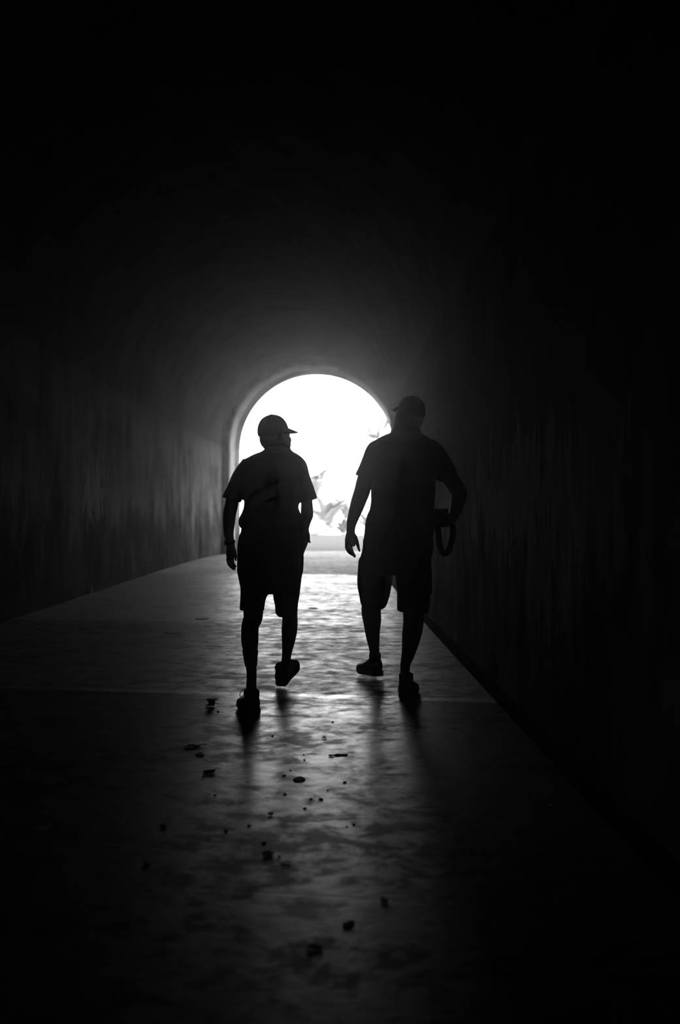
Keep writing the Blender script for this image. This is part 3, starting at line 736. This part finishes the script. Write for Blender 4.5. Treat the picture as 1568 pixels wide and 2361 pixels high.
# pale boulder and low kerb at the roadside
mb = MB(); bc = W(728, 1216, 58.4); bc[2] = 0.35
for q in range(5): mb.ell(bc + np.array([rng.uniform(-0.25, 0.25), rng.uniform(-0.15, 0.15), rng.uniform(-0.15, 0.2)]), (rng.uniform(0.3, 0.5), 0.35, rng.uniform(0.35, 0.5)), nu=10, nv=7)
bo = remeshed(mb, 'boulder', M['stone'], 0.06, None, (bc[0], bc[1], 0), it=2)
tag(bo, 'pale boulder at the road end beside the shorter man\'s elbow', 'boulder')
mb = MB(); mb.box((-0.7, 59.0, 0.06), (14, 0.35, 0.2)); kb = mb.build('kerb', M['kerb'], shade=False, loc=(-0.7, 59.0, 0)); tag(kb, 'long white kerb across the end of the road', 'kerb')

# ------------------------------------------------------------------ litter on the floor
def dead_leaf(x, y, w, d, curl, label, rot=0.0, stem=True, lobes=0):
    c = floorpt(x, y); mb = MB(); nl, nw = 12, 6; s = rng.uniform(0, 6)
    L2, W2 = max(w, d), min(w, d); ang = rot if w >= d else rot + math.pi/2
    rows = []
    for k in range(nl+1):
        t = k/nl; wd = W2/2*math.sin(math.pi*min(1, 0.02+t*0.96))**0.75
        if lobes: wd *= 0.55+0.45*abs(math.cos(lobes*math.pi*t))
        for i in range(nw+1):
            u = (i/nw-0.5)*2
            lx = (t-0.5)*L2; ly = u*wd
            z = 0.002 + 0.25*curl*(abs(u)**1.5*0.6*wd/W2*2 + (2*abs(t-0.5))**2*0.5) + 0.003*math.sin(7*t+s+3*u)*min(1, curl*50)
            rows.append((lx*math.cos(ang)-ly*math.sin(ang)+c[0], lx*math.sin(ang)+ly*math.cos(ang)+c[1], max(0.002, z)))
    mb.v = rows
    for k in range(nl):
        for i in range(nw): q = k*(nw+1)+i; mb.f.append((q, q+1, q+nw+2, q+nw+1))
    o = mb.build('dead_leaf', M['deadleaf'], loc=tuple(c)); sd = o.modifiers.new('t', 'SOLIDIFY'); sd.thickness = 0.002; sd.offset = 1
    tag(o, label, 'leaf', 'dry leaves on the tunnel floor')
    if stem:
        st = MB(); e = np.array([math.cos(ang), math.sin(ang), 0]); p0 = c + e*L2*0.5 + np.array([0, 0, 0.004+0.12*curl])
        st.curve([p0, p0+e*0.012+np.array([0, 0, 0.004]), p0+e*0.028+np.array([0.004, 0.003, -0.12*curl+0.001])], 0.0014, n=6, sub=3); st.build('leaf_stem', M['deadleaf'], o, loc=tuple(c))
    return o
def up_leaf(x, y):
    c = floorpt(x, y+9); e = dead_leaf(x, y+9, 0.055, 0.05, 0.03, 'crumpled dry leaf standing up left of the shorter man\'s near shoe', 0.6)
    mb = MB()
    for q in range(3):
        a = 0.4+q*2.1; blade(mb, c + np.array([0.004*q, 0, 0.004]), (math.cos(a), math.sin(a)), 1.25, 0.062, 0.04, 1.6, 0.5, 8)
    o = mb.build('curled_lobe', M['deadleaf'], e, loc=tuple(c)); sd = o.modifiers.new('t', 'SOLIDIFY'); sd.thickness = 0.002
up_leaf(485, 1619)
dead_leaf(443, 1722, 0.075, 0.07, 0.014, 'ragged lobed dry leaf, leftmost of the litter below the crumpled leaf', 0.3, lobes=3)
dead_leaf(461, 1740, 0.04, 0.05, 0.010, 'small dry leaf just below the ragged lobed leaf', 0.5, False)
dead_leaf(482, 1782, 0.05, 0.075, 0.016, 'curled dry leaf on the floor left of the shorter man\'s shadow', -0.5)
dead_leaf(690, 1797, 0.052, 0.078, 0.005, 'smooth oval dry leaf lying flat in the middle of the floor', 0.0, False)
dead_leaf(786, 1741, 0.062, 0.040, 0.008, 'long narrow dry leaf on the floor below the taller man', 0.1)
dead_leaf(764, 1743, 0.030, 0.030, 0.004, 'crumbled leaf fragment at the tip of the long narrow leaf', 0.9, False)
dead_leaf(748, 1702, 0.022, 0.030, 0.008, 'tiny dry leaf between the men\'s shadows', 0.4, False)
dead_leaf(618, 1970, 0.040, 0.048, 0.008, 'dark oval leaf, nearest to the viewer in the lit patch', -0.15, False)
dead_leaf(624, 1878, 0.022, 0.03, 0.006, 'small dark leaf midway between the two oval leaves', 0.2, False)
dead_leaf(722, 1403, 0.11, 0.12, 0.008, 'flat dark leaf on the bright stretch of floor between the men', 0.2, False)
dead_leaf(398, 1459, 0.14, 0.14, 0.006, 'dark flattened leaf far left beside the wall side of floor', 0.1, False)
dead_leaf(466, 1427, 0.14, 0.16, 0.004, 'flat dark leaf left of the shorter man\'s knee', 0.1, False)
dead_leaf(886, 2077, 0.022, 0.04, 0.006, 'faint dry leaf alone in the dark at lower right', 0.3, False)
dead_leaf(804, 2131, 0.030, 0.045, 0.006, 'faint dry leaf in the dark below the lit patch', -0.6, False)
dead_leaf(726, 2185, 0.042, 0.03, 0.006, 'faint narrow leaf lowest in the dark foreground', 0.1, False)
dead_leaf(340, 1991, 0.022, 0.04, 0.006, 'faint dry leaf low at the left edge of the lit floor', 0.5, False)
dead_leaf(377, 1906, 0.022, 0.035, 0.010, 'small curled leaf at left in the dim floor', 0.5, False)
tw = MB(); a, b_, c_ = floorpt(649, 1991), floorpt(660, 1988.5), floorpt(671, 1990)
tw.curve([a+np.array([0, 0, .002]), b_+np.array([0, 0, .003]), c_+np.array([0, 0, .002])], 0.0016, n=6)
tag(tw.build('twig', M['deadleaf'], loc=tuple(a)), 'thin curved twig right of the nearest oval leaf', 'twig')
PB = [(492, 1633), (503, 1641), (700, 1740), (657, 1831), (703, 1864), (574, 1904), (521, 1915), (609, 1943), (644, 1974), (496, 1833), (767, 1665), (795, 1804), (740, 1843), (717, 1842), (800, 1906), (816, 1901), (632, 1439), (655, 1788), (670, 1776), (628, 1697), (702, 1752), (756, 1823), (529, 1652)]
for (x, y) in PB:
    c = floorpt(x, y); mb = MB(); s = rng.uniform(0.004, 0.008)*(1.3 if y < 1500 else 1)
    mb.ell(c + np.array([0, 0, s*0.25]), (s*rng.uniform(0.8, 1.2), s*rng.uniform(0.9, 1.8), s*0.3), Rz(rng.uniform(0, 3)), nu=8, nv=6)
    o = mb.build('pebble', M['pebble'], loc=tuple(c)); tag(o, 'tiny dark speck of grit scattered on the lit floor', 'pebble', 'specks of grit on the floor')
mb = MB(); c = floorpt(204, 1368); mb.ell(c+np.array([0, 0, 0.03]), (0.045, 0.05, 0.04), Rz(0.4), nu=9, nv=6); mb.ell(c+np.array([0.02, 0.03, 0.05]), (0.03, 0.03, 0.035), nu=8, nv=6)
o = remeshed(mb, 'stone_chip', M['palestone'], 0.012, None, tuple(c), it=1); tag(o, 'pale stone chip by the foot of the left wall', 'stone')

# ------------------------------------------------------------------ added haze volume standing in for bloom around the bright mouth
BLOOM = (0.0034, 0.945)
hm = bpy.data.materials.new('bloom scatter'); hm.use_nodes = True
nt = hm.node_tree; nt.nodes.remove(nt.nodes['Principled BSDF'])
vsn = nt.nodes.new('ShaderNodeVolumeScatter'); vsn.inputs['Density'].default_value = BLOOM[0]; vsn.inputs['Anisotropy'].default_value = BLOOM[1]
nt.links.new(vsn.outputs[0], nt.nodes['Material Output'].inputs['Volume'])
mb = MB(); rings = []
for Y in np.linspace(-1.0, 14.0, 16):
    l, r, sp = Lx(Y)+0.05, Rx(Y)-0.05, SPR(Y); c = (l+r)/2; a = (r-l)/2
    rings.append([(l, Y, 0.01), (l, Y, sp*0.5)] + [(c-a*math.cos(u), Y, sp+(CRN(Y)-0.05-sp)*math.sin(u)) for u in np.linspace(0, math.pi, 25)] + [(r, Y, sp*0.5), (r, Y, 0.01)])
mb.rings(rings)
tag(mb.build('bloom_veil', hm, shade=False), 'added haze filling the air of the tunnel', 'bloom_veil', kind='stuff')
